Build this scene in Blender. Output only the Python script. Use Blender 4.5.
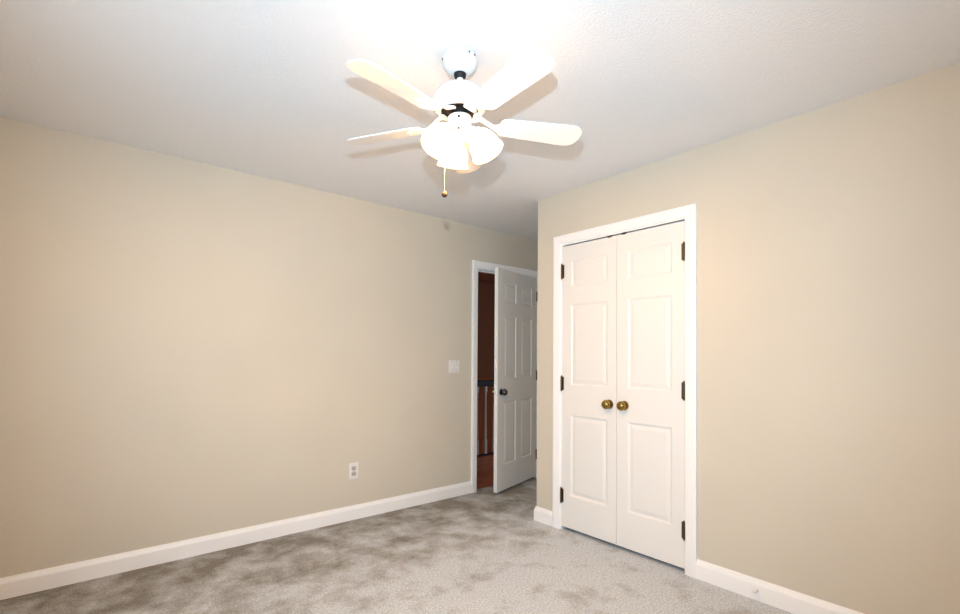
import bpy, bmesh, math, random
from mathutils import Vector, Matrix
random.seed(7)
for o in list(bpy.data.objects): bpy.data.objects.remove(o)
S = bpy.context.scene
C = S.collection
PI = math.pi
R = math.radians

# ------------------------------------------------------------------ camera
PSI, PITCH, ROLL, EYE = 0.8823, 0.0175, 0.0071, 1.2408
F_PX, PX, PY = 482.5, 468.85, 347.8            # focal length and principal point in pixels (960 x 614)
def cam_ray(dx, dz, dy):
    c, s = math.cos(ROLL), math.sin(ROLL); dx, dy = c*dx - s*dy, s*dx + c*dy
    c, s = math.cos(PITCH), math.sin(PITCH); dz, dy = c*dz - s*dy, s*dz + c*dy
    return Vector((dx*math.sin(PSI) + dz*math.cos(PSI), -dx*math.cos(PSI) + dz*math.sin(PSI), dy))
cd = bpy.data.cameras.new('camera'); cam = bpy.data.objects.new('camera', cd); C.objects.link(cam)
rx, fw, up = cam_ray(1, 0, 0), cam_ray(0, 1, 0), cam_ray(0, 0, 1)
m = Matrix((( rx.x, up.x, -fw.x, 0), (rx.y, up.y, -fw.y, 0), (rx.z, up.z, -fw.z, EYE), (0, 0, 0, 1)))
cam.matrix_world = m
cd.sensor_width = 36; cd.sensor_fit = 'HORIZONTAL'
cd.lens = F_PX/960*36
cd.shift_x = (480 - PX)/960
cd.shift_y = (PY - 307)/960
cd.clip_start = 0.02
S.camera = cam

# ------------------------------------------------------------------ sky, daylight through the windows, photographer's flash
w = bpy.data.worlds.new('sky'); S.world = w; w.use_nodes = True
bg = w.node_tree.nodes['Background']; bg.inputs[0].default_value = (0.75, 0.86, 1.0, 1); bg.inputs[1].default_value = 1.0
def area(name, loc, direction, sx, sy, power, color):
    l = bpy.data.lights.new(name, 'AREA'); l.shape = 'RECTANGLE'; l.size = sx; l.size_y = sy; l.energy = power; l.color = color
    o = bpy.data.objects.new(name, l); C.objects.link(o); o.location = loc
    o.rotation_euler = Vector(direction).to_track_quat('-Z', 'Y').to_euler(); return o
DAY = (0.60, 0.82, 1.0)
WIN1 = (0.65, 1.85, 0.75, 2.10)      # x0 x1 z0 z1 in the rear wall
WIN2 = (0.70, 2.10, 0.50, 2.10)      # y0 y1 z0 z1 in the near wall
area('daylight_rear_window', (1.25, -0.50, 1.425), (0, 1, -0.20), 1.15, 1.30, 8, DAY)
area('daylight_near_window', (-0.50, 1.40, 1.30), (1, 0, 0.05), 1.35, 1.50, 13, DAY)
fl = bpy.data.lights.new('camera_flash', 'SPOT'); fl.energy = 235; fl.color = (0.62, 0.83, 1.0)
fl.spot_size = R(114); fl.spot_blend = 1.0; fl.shadow_soft_size = 0.014
flo = bpy.data.objects.new('camera_flash', fl); C.objects.link(flo); flo.location = (0.03, 0.07, 1.49)
flo.rotation_euler = Vector((math.cos(PSI), math.sin(PSI), 0.03)).to_track_quat('-Z', 'Y').to_euler()

S.view_settings.view_transform = 'Standard'; S.view_settings.look = 'None'
S.view_settings.exposure = -0.17; S.view_settings.gamma = 1; S.view_settings.use_curve_mapping = False

# ------------------------------------------------------------------ materials
def lin(c):
    return tuple((v/255/12.92 if v/255 <= .04045 else ((v/255+.055)/1.055)**2.4) for v in c) + (1,)
def mat(name, rgb, rough=.6, metal=0, spec=.5):
    m = bpy.data.materials.new(name); m.use_nodes = True
    b = m.node_tree.nodes['Principled BSDF']
    b.inputs['Base Color'].default_value = lin(rgb); b.inputs['Roughness'].default_value = rough
    b.inputs['Metallic'].default_value = metal; b.inputs['Specular IOR Level'].default_value = spec
    return m
def nd(m, t, **kw):
    n = m.node_tree.nodes.new(t)
    for k, v in kw.items():
        if k in n.inputs: n.inputs[k].default_value = v
        else: setattr(n, k, v)
    return n
def lk(m, a, ao, b, bi): m.node_tree.links.new(a.outputs[ao], b.inputs[bi])
def bump(m, scale, strength, dist, detail=3, ramp=None):
    tc = nd(m, 'ShaderNodeTexCoord'); n = nd(m, 'ShaderNodeTexNoise', Scale=scale, Detail=detail); lk(m, tc, 'Object', n, 'Vector')
    bp = nd(m, 'ShaderNodeBump', Strength=strength, Distance=dist)
    src, out = n, 'Fac'
    if ramp:
        r = nd(m, 'ShaderNodeValToRGB'); r.color_ramp.elements[0].position = ramp[0]; r.color_ramp.elements[1].position = ramp[1]
        lk(m, n, 'Fac', r, 'Fac'); src, out = r, 'Color'
    lk(m, src, out, bp, 'Height'); lk(m, bp, 'Normal', m.node_tree.nodes['Principled BSDF'], 'Normal')
    return tc
def vary(m, c1, c2, scale, detail=2, lo=.35, hi=.65, vec=None, rough=.5):
    tc = nd(m, 'ShaderNodeTexCoord'); n = nd(m, 'ShaderNodeTexNoise', Scale=scale, Detail=detail, Roughness=rough)
    if vec:
        mp = nd(m, 'ShaderNodeMapping'); mp.inputs['Scale'].default_value = vec; lk(m, tc, 'Object', mp, 'Vector'); lk(m, mp, 'Vector', n, 'Vector')
    else: lk(m, tc, 'Object', n, 'Vector')
    r = nd(m, 'ShaderNodeValToRGB'); e = r.color_ramp.elements
    e[0].position, e[1].position = lo, hi; e[0].color, e[1].color = lin(c1), lin(c2)
    lk(m, n, 'Fac', r, 'Fac'); lk(m, r, 'Color', m.node_tree.nodes['Principled BSDF'], 'Base Color')
    return r

M = {}
M['wall'] = mat('beige_wall_paint', (212, 204, 191), .55, spec=.3)
vary(M['wall'], (210, 203, 188), (214, 207, 192), 1.3); bump(M['wall'], 220, .06, .002)
M['ceiling'] = mat('textured_ceiling_paint', (240, 240, 241), .85, spec=.2)
bump(M['ceiling'], 105, .32, .005, 4, (.40, .64))
M['trim'] = mat('white_trim_paint', (250, 250, 250), .35)
M['door'] = mat('white_door_paint', (236, 235, 232), .4); bump(M['door'], 90, .03, .002)
M['bronze'] = mat('dark_bronze_hinge', (96, 82, 62), .38, 1)
M['brass'] = mat('antique_brass', (158, 128, 70), .22, 1)
M['pewter'] = mat('dark_pewter', (92, 92, 98), .18, 1)
M['black'] = mat('black_gap', (10, 10, 10), .6)
M['fan'] = mat('white_fan_enamel', (240, 240, 240), .3)
M['blade'] = mat('white_fan_blade', (238, 236, 233), .4)
M['plastic'] = mat('white_plastic', (232, 230, 228), .35)
M['slot'] = mat('dark_slot', (50, 48, 46), .6)
M['steel'] = mat('zinc_screw', (120, 118, 115), .35, 1)
M['wood_knob'] = mat('brown_wood_knob', (64, 32, 24), .45)
M['chain'] = mat('pale_ball_chain', (205, 195, 186), .4, 0)
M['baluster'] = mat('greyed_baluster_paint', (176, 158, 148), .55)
M['handrail'] = mat('dark_stained_handrail', (16, 10, 8), .7)
M['hall_wall'] = mat('dimmed_hall_wall', (128, 74, 46), .6)  # dim warm hall light put into the wall colour
M['hall_ceiling'] = mat('dimmed_hall_ceiling', (176, 104, 78), .8)  # white ceiling tinted red-brown to carry the dim bounced light
M['lower_wall'] = mat('reddish_lower_wall', (150, 82, 48), .45); vary(M['lower_wall'], (138, 72, 40), (160, 90, 54), 3, 4, .3, .7, (8, 8, 1))  # streaked red tone, redder than the wall above
# hall floorboards
m = M['hall_floor'] = mat('reddish_wood_floor', (130, 66, 44), .35)
tc = nd(m, 'ShaderNodeTexCoord'); br = nd(m, 'ShaderNodeTexBrick', Scale=1.0)
br.inputs['Color1'].default_value = lin((186, 112, 84)); br.inputs['Color2'].default_value = lin((160, 90, 64)); br.inputs['Mortar'].default_value = lin((60, 28, 18))
br.inputs['Mortar Size'].default_value = .002; br.inputs['Brick Width'].default_value = .9; br.inputs['Row Height'].default_value = .075
lk(m, tc, 'Object', br, 'Vector'); lk(m, br, 'Color', m.node_tree.nodes['Principled BSDF'], 'Base Color')
# carpet: tufted pile with brushed patches
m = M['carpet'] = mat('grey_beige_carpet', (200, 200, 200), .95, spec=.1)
b = m.node_tree.nodes['Principled BSDF']
b.inputs['Sheen Weight'].default_value = .25; b.inputs['Sheen Roughness'].default_value = .6
tc = nd(m, 'ShaderNodeTexCoord')
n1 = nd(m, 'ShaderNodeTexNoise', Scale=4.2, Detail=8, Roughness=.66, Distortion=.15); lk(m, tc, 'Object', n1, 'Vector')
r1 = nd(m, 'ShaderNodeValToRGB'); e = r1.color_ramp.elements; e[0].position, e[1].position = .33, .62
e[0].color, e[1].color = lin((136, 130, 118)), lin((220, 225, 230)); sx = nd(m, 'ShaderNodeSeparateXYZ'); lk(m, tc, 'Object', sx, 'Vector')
mr = nd(m, 'ShaderNodeMapRange'); mr.inputs['From Min'].default_value = 1.9; mr.inputs['From Max'].default_value = 3.4; mr.inputs['To Min'].default_value = .14; mr.inputs['To Max'].default_value = -.13  # darkens toward the left wall: brushed pile plus weaker light painted in
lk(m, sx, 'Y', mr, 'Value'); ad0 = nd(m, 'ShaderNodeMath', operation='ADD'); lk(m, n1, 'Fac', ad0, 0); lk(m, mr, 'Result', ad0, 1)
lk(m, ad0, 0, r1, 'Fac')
n2 = nd(m, 'ShaderNodeTexNoise', Scale=95, Detail=3, Roughness=.7); lk(m, tc, 'Object', n2, 'Vector')
r2 = nd(m, 'ShaderNodeValToRGB'); e = r2.color_ramp.elements; e[0].position, e[1].position = .3, .7
e[0].color, e[1].color = (.55, .55, .55, 1), (1.25, 1.25, 1.25, 1); lk(m, n2, 'Fac', r2, 'Fac')
mx = nd(m, 'ShaderNodeMix', data_type='RGBA', blend_type='MULTIPLY'); mx.inputs[0].default_value = 1
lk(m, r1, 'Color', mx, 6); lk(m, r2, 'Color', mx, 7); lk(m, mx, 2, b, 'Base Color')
bp = nd(m, 'ShaderNodeBump', Strength=.9, Distance=.012); n3 = nd(m, 'ShaderNodeTexNoise', Scale=110, Detail=4, Roughness=.7); lk(m, tc, 'Object', n3, 'Vector')
lk(m, n3, 'Fac', bp, 'Height'); lk(m, bp, 'Normal', b, 'Normal')
# frosted glass of the lit shades
m = M['shade'] = bpy.data.materials.new('frosted_lit_glass'); m.use_nodes = True; nt = m.node_tree
for n in list(nt.nodes):
    if n.type != 'OUTPUT_MATERIAL': nt.nodes.remove(n)
out = nt.nodes[0]
tr = nd(m, 'ShaderNodeBsdfTranslucent'); tr.inputs['Color'].default_value = (1, .96, .9, 1)
df = nd(m, 'ShaderNodeBsdfDiffuse'); df.inputs['Color'].default_value = (.9, .88, .85, 1)
em = nd(m, 'ShaderNodeEmission', Strength=5.6); em.inputs['Color'].default_value = (1, .52, .16, 1)
m1 = nd(m, 'ShaderNodeMixShader', Fac=.5); ad = nd(m, 'ShaderNodeAddShader')
lk(m, df, 0, m1, 1); lk(m, tr, 0, m1, 2); lk(m, m1, 0, ad, 0); lk(m, em, 0, ad, 1); lk(m, ad, 0, out, 0)
m = M['bulb'] = bpy.data.materials.new('lit_bulb'); m.use_nodes = True
b = m.node_tree.nodes['Principled BSDF']; b.inputs['Emission Color'].default_value = (1, .8, .55, 1); b.inputs['Emission Strength'].default_value = 12
# window glass that lets daylight in
m = M['glass'] = bpy.data.materials.new('window_glass'); m.use_nodes = True; nt = m.node_tree
for n in list(nt.nodes):
    if n.type != 'OUTPUT_MATERIAL': nt.nodes.remove(n)
tp = nd(m, 'ShaderNodeBsdfTransparent'); gl = nd(m, 'ShaderNodeBsdfGlossy', Roughness=.02); ms = nd(m, 'ShaderNodeMixShader', Fac=.06)
lk(m, tp, 0, ms, 1); lk(m, gl, 0, ms, 2); lk(m, ms, 0, nt.nodes[0], 0)

# ------------------------------------------------------------------ helpers
def box(bm, x0, x1, y0, y1, z0, z1, bev=0, seg=2):
    g = bmesh.ops.create_cube(bm, size=1); vs = g['verts']
    for v in vs: v.co = Vector((x0 + (v.co.x+.5)*(x1-x0), y0 + (v.co.y+.5)*(y1-y0), z0 + (v.co.z+.5)*(z1-z0)))
    if bev:
        es = list({e for v in vs for e in v.link_edges})
        bmesh.ops.bevel(bm, geom=es, offset=bev, segments=seg, profile=.5, affect='EDGES')
def lathe(bm, prof, n=32, mtx=None):
    """prof: list of (r, z); revolved about z"""
    rings = []
    mtx = mtx or Matrix()
    for r, z in prof:
        if r < 1e-6: rings.append([bm.verts.new(mtx @ Vector((0, 0, z)))])
        else: rings.append([bm.verts.new(mtx @ Vector((r*math.cos(2*PI*k/n), r*math.sin(2*PI*k/n), z))) for k in range(n)])
    for a, b in zip(rings[:-1], rings[1:]):
        for k in range(n):
            k2 = (k+1) % n
            if len(a) == 1 and len(b) == 1: continue
            if len(a) == 1: bm.faces.new((a[0], b[k2], b[k]))
            elif len(b) == 1: bm.faces.new((a[k], a[k2], b[0]))
            else: bm.faces.new((a[k], a[k2], b[k2], b[k]))
def tube(bm, pts, r, n=10, caps=True):
    pts = [Vector(p) for p in pts]; rings = []
    for i, p in enumerate(pts):
        d = (pts[min(i+1, len(pts)-1)] - pts[max(i-1, 0)]).normalized()
        a = d.orthogonal().normalized(); b = d.cross(a)
        if rings and i:
            pa = rings[-1][1]; a = (pa - d*pa.dot(d)).normalized(); b = d.cross(a)
        rr = r[i] if isinstance(r, (list, tuple)) else r
        rings.append(([bm.verts.new(p + rr*(a*math.cos(2*PI*k/n) + b*math.sin(2*PI*k/n))) for k in range(n)], a))
    for (A, _), (B, _) in zip(rings[:-1], rings[1:]):
        for k in range(n): bm.faces.new((A[k], A[(k+1) % n], B[(k+1) % n], B[k]))
    if caps:
        bm.faces.new(list(reversed(rings[0][0]))); bm.faces.new(rings[-1][0])
def obj(name, bm, material, parent=None, smooth=False, loc=None, rot=None):
    bmesh.ops.recalc_face_normals(bm, faces=bm.faces[:])
    me = bpy.data.meshes.new(name); bm.to_mesh(me); bm.free()
    for mm in (material if isinstance(material, list) else [material]): me.materials.append(mm)
    o = bpy.data.objects.new(name, me); C.objects.link(o)
    if smooth:
        for p in me.polygons: p.use_smooth = True
        md = o.modifiers.new('edge_split', 'EDGE_SPLIT'); md.split_angle = R(38)
    if parent: o.parent = parent
    if loc: o.location = loc
    if rot: o.rotation_euler = rot
    return o
def tag(o, label=None, cat=None, group=None, kind=None):
    if label: o['label'] = label
    if cat: o['category'] = cat
    if group: o['group'] = group
    if kind: o['kind'] = kind
    return o
def empty(name, loc, rot=(0, 0, 0)):
    o = bpy.data.objects.new(name, None); C.objects.link(o); o.location = loc; o.rotation_euler = rot; o.empty_display_size = .1; return o
def struct(name, bm, m, label=None, cat=None, smooth=False):
    return tag(obj(name, bm, m, None, smooth), label, cat, None, 'structure')
def boxes(*bs):
    bm = bmesh.new()
    for b in bs: box(bm, *b)
    return bm

# ------------------------------------------------------------------ room shell
H = 2.44
WY = 3.3893          # room face of the left wall
WX = 2.7462          # room face of the closet wall
CY = 2.514           # outer corner of the closet
X0, Y0, XN = -0.40, -0.40, 3.85
OX0, OX1 = 2.893, 3.690           # bedroom doorway in the left wall
CY0, CY1 = 1.3665, 2.2735         # closet doorway in the closet wall
DH = 2.050                        # head of both doorways
T = .115
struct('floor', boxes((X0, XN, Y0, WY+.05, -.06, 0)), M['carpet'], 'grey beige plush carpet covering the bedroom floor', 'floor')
struct('ceiling', boxes((X0, XN, Y0, WY+T, H, H+.08)), M['ceiling'], 'white stippled bedroom ceiling around the fan', 'ceiling')
struct('wall_left', boxes((X0-T, OX0-.018, WY, WY+T, 0, H), (OX0-.018, OX1+.018, WY, WY+T, DH+.018, H), (OX1+.018, XN+T, WY, WY+T, 0, H)),
       M['wall'], 'long beige wall with light switch and outlet', 'wall')
bm = boxes((WX, WX+T, Y0, CY0-.018, 0, H), (WX, WX+T, CY0-.018, CY1+.018, DH+.018, H), (WX, WX+T, CY1+.018, CY, 0, H), (WX+T, XN, CY-T, CY, 0, H))
struct('wall_right', bm, M['wall'], 'beige wall around the white closet double doors', 'wall')
struct('wall_end', boxes((XN, XN+T, Y0, WY, 0, H)), M['wall'], 'beige wall at the end of the recess behind the bedroom door', 'wall')
def window_wall_y():
    x0, x1, z0, z1 = WIN1
    return boxes((X0-T, x0, Y0-T, Y0, 0, H), (x1, XN+T, Y0-T, Y0, 0, H), (x0, x1, Y0-T, Y0, 0, z0), (x0, x1, Y0-T, Y0, z1, H))
def window_wall_x():
    y0, y1, z0, z1 = WIN2
    return boxes((X0-T, X0, Y0, y0, 0, H), (X0-T, X0, y1, WY, 0, H), (X0-T, X0, y0, y1, 0, z0), (X0-T, X0, y0, y1, z1, H))
struct('wall_rear', window_wall_y(), M['wall'], 'beige rear wall with a window behind the camera', 'wall')
struct('wall_near', window_wall_x(), M['wall'], 'beige wall with a window left of the camera', 'wall')
# windows (behind the camera): frame, meeting rail, pane
def window(name, u0, u1, z0, z1, axis, label):
    f = bmesh.new(); g = bmesh.new(); s = .045
    def bb(b, a0, a1, d0, d1, c0, c1):
        if axis == 'x': box(b, a0, a1, Y0-.09+d0, Y0-.09+d1, c0, c1)
        else: box(b, X0-.09+d0, X0-.09+d1, a0, a1, c0, c1)
    bb(f, u0, u0+s, 0, .05, z0, z1); bb(f, u1-s, u1, 0, .05, z0, z1); bb(f, u0+s, u1-s, 0, .05, z0, z0+s); bb(f, u0+s, u1-s, 0, .05, z1-s, z1)
    zm = (z0+z1)/2; bb(f, u0+s, u1-s, 0, .05, zm-.02, zm+.02)
    o = struct(name, f, M['trim'], label, 'window')
    bb(g, u0+s, u1-s, .022, .026, z0+s, zm-.02); bb(g, u0+s, u1-s, .022, .026, zm+.02, z1-s)
    obj('pane', g, M['glass'], o)
window('window_1', *WIN1, 'x', 'white sash window in the rear wall')
window('window_2', *WIN2, 'y', 'white sash window in the wall left of the camera')

# baseboards (moulded profile swept along the wall, mitred at the closet corner)
BB = [(0, 0), (.015, 0), (.015, .078), (.012, .088), (.009, .094), (.006, .104), (0, .106)]
def sweep_profile(bm, path, normals, prof):
    """path points on the wall line; normals = offset direction per point (mitre scaled); prof (depth, z)"""
    rings = [[bm.verts.new(Vector((p[0]+n[0]*d, p[1]+n[1]*d, z))) for d, z in prof] for p, n in zip(path, normals)]
    for a, b in zip(rings[:-1], rings[1:]):
        for k in range(len(prof)):
            k2 = (k+1) % len(prof); bm.faces.new((a[k], a[k2], b[k2], b[k]))
    bm.faces.new(rings[0]); bm.faces.new(list(reversed(rings[-1])))
CW = .064      # casing width
bm = bmesh.new(); sweep_profile(bm, [(X0, WY), (OX0-CW-.008, WY)], [(0, -1), (0, -1)], BB)
struct('baseboard_left', bm, M['trim'], 'white baseboard under the long beige wall', 'baseboard')
bm = bmesh.new(); sweep_profile(bm, [(WX, CY1+CW+.008), (WX, CY), (XN, CY)], [(-1, 0), (-1, 1), (0, 1)], BB)
struct('baseboard_corner', bm, M['trim'], 'short white baseboard wrapping the closet corner', 'baseboard')
bm = bmesh.new(); sweep_profile(bm, [(WX, Y0), (WX, CY0-CW-.008)], [(-1, 0), (-1, 0)], BB)
struct('baseboard_right', bm, M['trim'], 'white baseboard right of the closet doors', 'baseboard')
bm = bmesh.new(); sweep_profile(bm, [(XN, CY), (XN, WY)], [(-1, 0), (-1, 0)], BB)
struct('baseboard_end', bm, M['trim'], 'white baseboard in the recess behind the bedroom door', 'baseboard')

# casings: profile across the width (offset from the opening edge, thickness), mitred frame
CP = [(0, 0), (0, .010), (.006, .013), (.018, .014), (.030, .016), (.044, .018), (.058, .018), (.064, .015), (.064, 0)]
def casing(bm, a0, a1, head, place):
    rings = []
    for (a, sgn, z, zs) in ((a0, -1, 0, 0), (a0, -1, head, 1), (a1, 1, head, 1), (a1, 1, 0, 0)):
        rings.append([bm.verts.new(Vector(place(a + sgn*o, t, z + zs*o))) for o, t in CP])
    n = len(CP)
    for a, b in zip(rings[:-1], rings[1:]):
        for k in range(n): bm.faces.new((a[k], a[(k+1) % n], b[(k+1) % n], b[k]))
    bm.faces.new(rings[0]); bm.faces.new(list(reversed(rings[-1])))
# jambs are part of the trim meshes
bm = bmesh.new(); casing(bm, CY0-.008, CY1+.008, DH+.008, lambda a, t, z: (WX-t, a, z))
box(bm, WX, WX+T, CY0-.018, CY0, 0, DH); box(bm, WX, WX+T, CY1, CY1+.018, 0, DH); box(bm, WX, WX+T, CY0-.018, CY1+.018, DH, DH+.018)
struct('trim_1', bm, M['trim'], 'white casing framing the closet double doors', 'door casing')
bm = bmesh.new(); casing(bm, OX0-.008, OX1+.008, DH+.008, lambda a, t, z: (a, WY-t, z))
casing(bm, OX0-.008, OX1+.008, DH+.008, lambda a, t, z: (a, WY+T+t, z))
box(bm, OX0-.018, OX0, WY, WY+T, 0, DH); box(bm, OX1, OX1+.018, WY, WY+T, 0, DH); box(bm, OX0-.018, OX1+.018, WY, WY+T, DH, DH+.018)
box(bm, OX0, OX0+.011, WY+.040, WY+.075, 0, DH); box(bm, OX1-.011, OX1, WY+.040, WY+.075, 0, DH); box(bm, OX0, OX1, WY+.040, WY+.075, DH-.011, DH)
struct('trim_2', bm, M['trim'], 'white casing framing the open bedroom doorway', 'door casing')

# ------------------------------------------------------------------ moulded panel doors
ROWS = [(.228, .804), (1.014, 1.592), (1.716, 1.906)]     # panel rows above the door's own bottom edge
LOOPS = [(0, 0), (.004, .0015), (.012, .0075), (.018, .008), (.040, .0025)]
def panel_door(wd, ht, th, cols):
    bm = bmesh.new()
    xs = [0]; zs = [0]
    for a, b in cols: xs += [a, b]
    for a, b in ROWS: zs += [a, b]
    xs.append(wd); zs.append(ht)
    e = .002
    for (y, s) in ((0, 1), (th, -1)):
        V = {}
        def v(x, z, d):
            k = (round(x, 5), round(z, 5), round(d, 5))
            if k not in V: V[k] = bm.verts.new((x, y + s*d, z))
            return V[k]
        for i in range(len(xs)-1):
            for j in range(len(zs)-1):
                x0, x1, z0, z1 = xs[i], xs[i+1], zs[j], zs[j+1]
                if (x0, x1) in cols and (z0, z1) in ROWS:
                    rings = [[v(x0+o, z0+o, d), v(x1-o, z0+o, d), v(x1-o, z1-o, d), v(x0+o, z1-o, d)] for o, d in LOOPS]
                    for a, b in zip(rings[:-1], rings[1:]):
                        for k in range(4): bm.faces.new((a[k], a[(k+1) % 4], b[(k+1) % 4], b[k]))
                    bm.faces.new(rings[-1])
                else: bm.faces.new((v(x0, z0, 0), v(x1, z0, 0), v(x1, z1, 0), v(x0, z1, 0)))
    for (p, q) in (((0, 0), (wd, 0)), ((wd, 0), (wd, ht)), ((wd, ht), (0, ht)), ((0, ht), (0, 0))):
        bm.faces.new([bm.verts.new(c) for c in ((p[0], 0, p[1]), (q[0], 0, q[1]), (q[0], th, q[1]), (p[0], th, p[1]))])
    bmesh.ops.remove_doubles(bm, verts=bm.verts[:], dist=1e-5)
    return bm
def hinge_bm(side):
    """knuckle with grooves and ball tips in front of the gap, one leaf let into the door"""
    bm = bmesh.new(); r = .0065
    prof = [(0, -.058), (.004, -.056), (.005, -.052)]
    for k in range(5):
        z = -.050 + k*.020; prof += [(r, z), (r, z+.0185), (r*.8, z+.019)]
    prof += [(.005, .052), (.004, .056), (0, .058)]
    lathe(bm, prof, 14)
    box(bm, min(0, side*.016), max(0, side*.016), .004, .0075, -.048, .048)
    return bm
def knob_bm():
    bm = bmesh.new()
    prof = [(0, 0), (.030, 0), (.031, .003), (.028, .007), (.016, .010), (.0125, .012), (.0120, .016), (.020, .019), (.027, .026), (.0302, .036), (.0296, .045), (.025, .054), (.016, .0605), (.008, .063), (0, .0635)]
    lathe(bm, prof, 28, Matrix.Rotation(PI/2, 4, 'X')); return bm        # points along -y (out of the front face)
Z_H = (.22, 1.025, 1.835)
def door_fittings(d, wd, th, hinge_x, knobs, side):
    for z in Z_H: obj('hinge', hinge_bm(side), M['bronze'], d, True, (hinge_x, -.0075, z))
    for (x, z, back, mm) in knobs:
        obj('door_knob', knob_bm(), mm, d, True, (x, th if back else 0, z), (0, 0, PI if back else 0))
DW = (CY1-CY0)/2 - .003; DT = .035; DBOT = .025; DHT = 2.015
cl = struct('door_1', panel_door(DW, DHT, DT, [(.077, .383)]), M['door'], 'left leaf of the white closet double doors', 'door')
cl.location = (WX+.001, CY1-.0015, DBOT); cl.rotation_euler = (0, 0, -PI/2)
door_fittings(cl, DW, DT, 0, [(.398, .906, False, M['brass'])], 1)
cr = struct('door_2', panel_door(DW, DHT, DT, [(.080, .376)]), M['door'], 'right leaf of the white closet double doors', 'door')
cr.location = (WX+.001, CY0+.0015+DW, DBOT); cr.rotation_euler = (0, 0, -PI/2)
door_fittings(cr, DW, DT, DW, [(.058, .906, False, M['brass'])], -1)
for d, x in ((cl, DW-.055), (cr, .050)):
    bm = bmesh.new(); box(bm, -.016, .016, -.001, .022, -.004, .0075, .001); lathe(bm, [(.005, .002), (.005, .006), (.003, .0075), (0, .008)], 12, Matrix.Translation((0, .010, 0)))
    obj('ball_catch', bm, M['bronze'], d, False, (x, 0, DHT))
EW, EA = .775, R(16.0)
hx, hy = 3.688, 3.383
ed = struct('door_3', panel_door(EW, DHT, DT, [(.112, .342), (.433, .663)]), M['door'], 'white six panel bedroom door standing ajar into the room', 'door')
ed.location = (hx - EW*math.cos(EA), hy - EW*math.sin(EA), DBOT); ed.rotation_euler = (0, 0, EA)
door_fittings(ed, EW, DT, EW, [(.062, .895, False, M['pewter']), (.062, .895, True, M['brass'])], -1)

# ------------------------------------------------------------------ hall and stairwell seen through the doorway
HX0, HX1, HY0, HY1, EDGE = 2.2, 5.6, WY+T, 5.75, 4.66
bm = boxes((HX0, HX1, WY+.05, EDGE, -.06, -.004)); struct('hall_floor', bm, M['hall_floor'], 'reddish wood floor of the hall beyond the bedroom doorway', 'floor')
bm = boxes((HX0, HX1, EDGE, HY1, -2.06, -2.0)); struct('stairwell_floor', bm, M['hall_floor'])
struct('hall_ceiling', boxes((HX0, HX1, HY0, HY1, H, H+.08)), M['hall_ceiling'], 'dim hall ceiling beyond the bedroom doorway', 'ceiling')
struct('wall_hall', boxes((HX0-.1, HX1+.1, HY1, HY1+.1, .9, H)), M['hall_wall'], 'dim-tinted brown hall wall seen above the stair railing', 'wall')
struct('wall_stairwell', boxes((HX0-.1, HX1+.1, HY1-.015, HY1+.1, -2.0, .9), (HX0, HX1, EDGE-.02, EDGE, -2.0, -.06)), M['lower_wall'], 'reddish lower wall behind the stair railing', 'wall')
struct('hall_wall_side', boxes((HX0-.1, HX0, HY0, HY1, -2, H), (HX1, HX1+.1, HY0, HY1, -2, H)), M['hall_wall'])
rl = tag(empty('stair_railing', (4.04, 4.57, -.004)), 'dark handrail on thin white balusters in the hall beyond the open door', 'railing')
bm = bmesh.new(); box(bm, -1.2, 1.2, -.032, .032, .868, .945, .014, 3); obj('handrail', bm, M['handrail'], rl)
bm = bmesh.new(); box(bm, -1.2, 1.2, -.03, .03, 0, .022, .004); obj('shoe_rail', bm, M['handrail'], rl)
BAL = [(.022, .022)]
for k in range(-4, 5):
    bm = bmesh.new(); box(bm, -.017, .017, -.017, .017, .022, .20, .002); box(bm, -.016, .016, -.016, .016, .80, .868, .002)
    lathe(bm, [(.017, .20), (.019, .206), (.013, .214), (.016, .23), (.017, .27), (.0135, .45), (.011, .72), (.015, .745), (.012, .76), (.016, .80)], 14)
    obj('baluster', bm, M['baluster'], rl, False, (k*.14, 0, 0))
hl = bpy.data.lights.new('stairwell_fill', 'POINT'); hl.energy = 3; hl.color = (1, .72, .48); hl.shadow_soft_size = .1  # unseen warm fill light added low in the stairwell
ho = bpy.data.objects.new('stairwell_fill', hl); C.objects.link(ho); ho.location = (4.9, 5.2, -.9)

# ------------------------------------------------------------------ wall fittings
sw = tag(empty('light_switch', (2.621, WY, 1.149)), 'white double switch plate on the beige wall beside the bedroom doorway', 'light switch')
bm = bmesh.new(); box(bm, -.060, .060, -.006, 0, -.058, .058, .003); obj('wall_plate', bm, M['plastic'], sw)
for x in (-.024, .024):
    bm = bmesh.new(); box(bm, x-.0165, x+.0165, -.0085, -.004, -.033, .033, .0015)
    ro = obj('rocker', bm, M['plastic'], sw)
    for z in (-.049, .049):
        bm = bmesh.new(); lathe(bm, [(0, .0075), (.003, .007), (.0035, .005)], 10, Matrix.Translation((x, 0, z)) @ Matrix.Rotation(PI/2, 4, 'X')); obj('screw', bm, M['steel'], sw)
    # toggle lever
    bm = bmesh.new(); box(bm, x-.005, x+.005, -.020, -.006, -.014, .002, .002); obj('toggle', bm, M['plastic'], ro)
ot = tag(empty('wall_outlet', (1.664, WY, .366)), 'white duplex outlet low on the beige wall above the baseboard', 'power outlet')
bm = bmesh.new(); box(bm, -.039, .039, -.006, 0, -.061, .061, .003); obj('wall_plate', bm, M['plastic'], ot)
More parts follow.
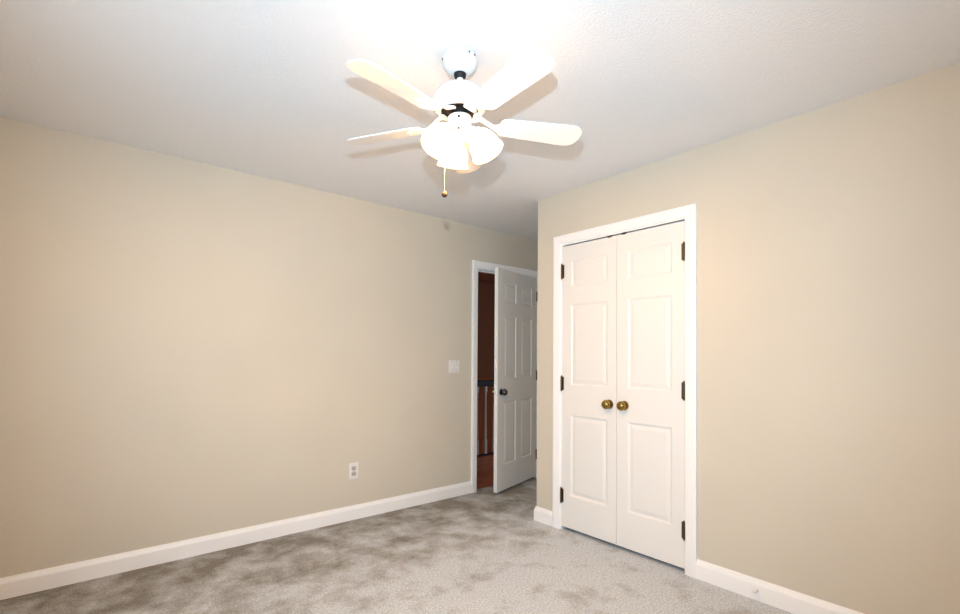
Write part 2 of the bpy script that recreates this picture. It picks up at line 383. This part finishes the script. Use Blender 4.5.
for z in (-.021, .021):
    bm = bmesh.new(); box(bm, -.0175, .0175, -.0085, -.004, z-.0145, z+.0145, .005, 3); rc = obj('receptacle', bm, mat('receptacle_grey', (186, 184, 182), .4) if 'rec' not in M else M['rec'], ot)
    M['rec'] = rc.data.materials[0]
    bm = bmesh.new(); box(bm, -.0085, -.006, -.0092, -.008, z-.003, z+.007); box(bm, .006, .0085, -.0092, -.008, z-.003, z+.006)
    lathe(bm, [(0, .0092), (.003, .0092), (.003, .008)], 10, Matrix.Translation((0, 0, z-.008)) @ Matrix.Rotation(PI/2, 4, 'X')); obj('slots', bm, M['slot'], rc)
bm = bmesh.new(); lathe(bm, [(0, .0075), (.003, .007), (.0035, .005)], 10, Matrix.Rotation(PI/2, 4, 'X')); obj('screw', bm, M['steel'], ot)
ds = tag(empty('door_stop', (WX-.015, .985, .055), (0, -PI/2, 0)), 'small white door stop on the baseboard right of the closet', 'door stop')
bm = bmesh.new(); lathe(bm, [(0, 0), (.011, 0), (.011, .004), (.006, .007), (.005, .022), (.009, .024), (.0095, .033), (.006, .037), (0, .038)], 16); obj('stop_post', bm, M['plastic'], ds, True)

# ------------------------------------------------------------------ ceiling fan
FX, FY = 1.177, 1.498
fan = tag(empty('ceiling_fan', (FX, FY, H)), 'white five blade ceiling fan with three lit glass shades', 'ceiling fan')
def L(z): return z - H
bm = bmesh.new(); lathe(bm, [(0, 0), (.060, 0), (.066, -.006), (.070, -.017), (.070, -.029), (.066, -.045), (.057, -.059), (.044, -.069), (.032, -.074), (.024, -.075), (.022, -.070), (0, -.070)], 48)
cp = obj('canopy', bm, M['fan'], fan, True)
for a in (-75, -98, 150):
    bm = bmesh.new(); ar = R(a); lathe(bm, [(.0045, 0), (.0045, .002), (.003, .0035), (0, .004)], 12, Matrix.Translation((.0695*math.cos(ar), .0695*math.sin(ar), -.022)) @ Matrix.Rotation(ar, 4, 'Z') @ Matrix.Rotation(PI/2, 4, 'Y'))
    obj('screw', bm, M['steel'], cp)
bm = bmesh.new(); lathe(bm, [(0, -.068), (.023, -.068), (.025, -.075), (.023, -.088), (.017, -.094), (0, -.094)], 28); obj('coupling', bm, M['black'], fan, True)
bm = bmesh.new(); lathe(bm, [(0, -.085), (.0125, -.085), (.0125, -.126), (0, -.126)], 24); obj('downrod', bm, M['fan'], fan, True)
bm = bmesh.new(); lathe(bm, [(0, -.122), (.016, -.122), (.024, -.127), (.058, -.133), (.085, -.145), (.100, -.163), (.106, -.183), (.106, -.205), (.101, -.219), (.091, -.228), (.076, -.231), (.074, -.225), (0, -.225)], 56)
mh = obj('motor_housing', bm, M['fan'], fan, True)
bm = bmesh.new(); lathe(bm, [(0, -.2235), (.0735, -.2235), (.0735, -.2265), (.036, -.2265), (.034, -.252), (0, -.252)], 48); obj('vent_ring', bm, M['black'], mh)
AZ = R(46.3)
blade0 = None
def blade_bm():
    """blade in local frame: +x outward; tip rounded, root narrower; thin solid board"""
    bm = bmesh.new(); t = .0055; r0, r1 = .165, .519
    w0, w1 = .048, .062; rc = .048
    up_, n = [], 8
    top = [(r0, -w0+.015)]
    def cor(cx, cy, a0, a1, rr):
        return [(cx + rr*math.cos(R(a0 + (a1-a0)*k/n)), cy + rr*math.sin(R(a0 + (a1-a0)*k/n))) for k in range(n+1)]
    pts = cor(r0+.02, -w0+.02, 180, 270, .02) + cor(r1-rc, -w1+rc, 270, 360, rc) + cor(r1-rc, w1-rc, 0, 90, rc) + cor(r0+.02, w0-.02, 90, 180, .02)
    a = [bm.verts.new((x, y, -t/2)) for x, y in pts]; b = [bm.verts.new((x, y, t/2)) for x, y in pts]
    bm.faces.new(list(reversed(a))); bm.faces.new(b)
    for k in range(len(pts)): bm.faces.new((a[k], a[(k+1) % len(pts)], b[(k+1) % len(pts)], b[k]))
    es = [e for e in bm.edges if abs(e.verts[0].co.z - e.verts[1].co.z) < 1e-6 and len(e.link_faces) == 2]
    bmesh.ops.bevel(bm, geom=es, offset=.0015, segments=1, affect='EDGES')
    return bm
def iron_bm():
    """cast blade bracket: narrow arm from the motor flaring to a three-lobed plate under the blade root"""
    bm = bmesh.new()
    def plate(pts, zf, th):
        a = [bm.verts.new((x, y, zf(x)-th/2)) for x, y in pts]; b = [bm.verts.new((x, y, zf(x)+th/2)) for x, y in pts]
        n = len(pts)
        bm.faces.new(list(reversed(a))); bm.faces.new(b)
        for k in range(n): bm.faces.new((a[k], a[(k+1) % n], b[(k+1) % n], b[k]))
    half = [(.056, .022), (.062, .027), (.072, .027), (.080, .018), (.088, .011), (.115, .009), (.140, .010), (.160, .020), (.172, .036), (.186, .042), (.198, .036), (.202, .022), (.212, .016), (.228, .013), (.238, .006)]
    zf = lambda x: .036*(1 - min(1, max(0, (x-.075)/.075))**2*(3 - 2*min(1, max(0, (x-.075)/.075)))) - .0055
    for (x0, y0), (x1, y1) in zip(half[:-1], half[1:]):
        plate([(x0, -y0), (x1, -y1), (x1, y1), (x0, y0)], zf, .005)
    for x, y in ((.186, .028), (.186, -.028), (.224, 0)):
        lathe(bm, [(.0045, -.008), (.004, -.0105), (0, -.011)], 10, Matrix.Translation((x, y, 0)))
    bmesh.ops.remove_doubles(bm, verts=bm.verts[:], dist=1e-5)
    return bm
for k in range(5):
    rot = Matrix.Rotation(AZ + k*2*PI/5, 4, 'Z') @ Matrix.Translation((0, 0, L(2.172))) @ Matrix.Rotation(R(-13), 4, 'X')
    if k == 0:
        blade0 = obj('blade', blade_bm(), M['blade'], fan); blade0.matrix_local = rot
        iron0 = obj('blade_iron', iron_bm(), M['fan'], blade0)
    else:
        bl = blade0.copy(); C.objects.link(bl); bl.parent = fan; bl.matrix_local = rot
        ir = iron0.copy(); C.objects.link(ir); ir.parent = bl
# light kit
bm = bmesh.new(); lathe(bm, [(0, -.250), (.046, -.250), (.048, -.254), (.048, -.284), (.045, -.289), (.040, -.291), (.040, -.297), (.052, -.302), (.054, -.310), (.052, -.324), (.038, -.336), (.018, -.343), (.008, -.346), (.006, -.354), (0, -.356)], 40)
sh = obj('switch_housing', bm, M['fan'], fan, True)
away = Vector((math.cos(PSI), math.sin(PSI), 0)); right = Vector((math.sin(PSI), -math.cos(PSI), 0))
def on_housing(az, r, z): return Vector((r*math.cos(az), r*math.sin(az), z))
ba = PSI + PI
for z, r, s, ml, nm in ((-.268, .0485, .005, M['black'], 'switch_slot'), (-.317, .0535, .005, M['bronze'], 'screw')):
    bm = bmesh.new(); lathe(bm, [(s, 0), (s, .003), (s*.6, .006), (0, .0065)], 12, Matrix.Translation(on_housing(ba-.05, r-.001, z)) @ Matrix.Rotation(ba-.05, 4, 'Z') @ Matrix.Rotation(PI/2, 4, 'Y'))
    obj(nm, bm, ml, sh)
def shade_bm():
    """bell shaped frosted shade, neck at the origin, opening along -z"""
    bm = bmesh.new()
    o = [(.020, 0), (.026, -.004), (.036, -.013), (.047, -.029), (.055, -.048), (.058, -.066), (.060, -.080), (.063, -.091), (.067, -.098)]
    i = [(r-.003, z) for r, z in reversed(o)]
    lathe(bm, o + [(.0655, -.0995)] + i + [(.0, -.001)], 40); return bm
shade0 = None
for az in (PSI + R(15), PSI + R(-105), PSI + R(135)):
    ca, sa = math.cos(az), math.sin(az)
    bm = bmesh.new(); tube(bm, [(.040*ca, .040*sa, -.302), (.052*ca, .052*sa, -.298), (.060*ca, .060*sa, -.300), (.066*ca, .066*sa, -.309)], .009, 12)
    lathe(bm, [(0, .008), (.014, .008), (.022, .002), (.0225, -.006), (.0215, -.010)], 20, Matrix.Translation((.067*ca, .067*sa, -.312)) @ Matrix.Rotation(az, 4, 'Z') @ Matrix.Rotation(R(-29), 4, 'Y'))
    ar = obj('light_arm', bm, M['fan'], fan, True)
    mt = Matrix.Translation((.068*ca, .068*sa, -.315)) @ Matrix.Rotation(az, 4, 'Z') @ Matrix.Rotation(R(-29), 4, 'Y')
    s = obj('lamp_shade', shade_bm(), M['shade'], fan, True); s.matrix_local = mt
    bm = bmesh.new(); lathe(bm, [(0, -.012), (.012, -.012), (.013, -.026), (.018, -.038), (.023, -.048), (.024, -.058), (.021, -.068), (.013, -.076), (0, -.079)], 20)
    bu = obj('bulb', bm, M['bulb'], s, True)
    pl = bpy.data.lights.new('bulb_glow', 'POINT'); pl.energy = 27; pl.color = (1, .46, .06); pl.shadow_soft_size = .02
    po = bpy.data.objects.new('bulb_glow', pl); C.objects.link(po); po.location = Vector((FX, FY, H)) + (mt @ Vector((0, 0, -.088)))
# pull chain with wooden knob
pc = -.058*right
bm = bmesh.new(); z0, z1 = -.300, -.546
lathe(bm, [(0, 0), (.0006, 0), (.0006, z1-z0), (0, z1-z0)], 6, Matrix.Translation((pc.x, pc.y, z0)))
z = z0
while z > z1:
    lathe(bm, [(0, .0012), (.0012, 0), (0, -.0012)], 6, Matrix.Translation((pc.x, pc.y, z))); z -= .0046
ch = obj('pull_chain', bm, M['chain'], fan)
bm = bmesh.new(); lathe(bm, [(0, .009), (.004, .008), (.009, .003), (.0118, -.003), (.0115, -.008), (.008, -.013), (.004, -.015), (0, -.0155)], 18, Matrix.Translation((pc.x, pc.y, z1-.008))); obj('chain_knob', bm, M['wood_knob'], ch, True)
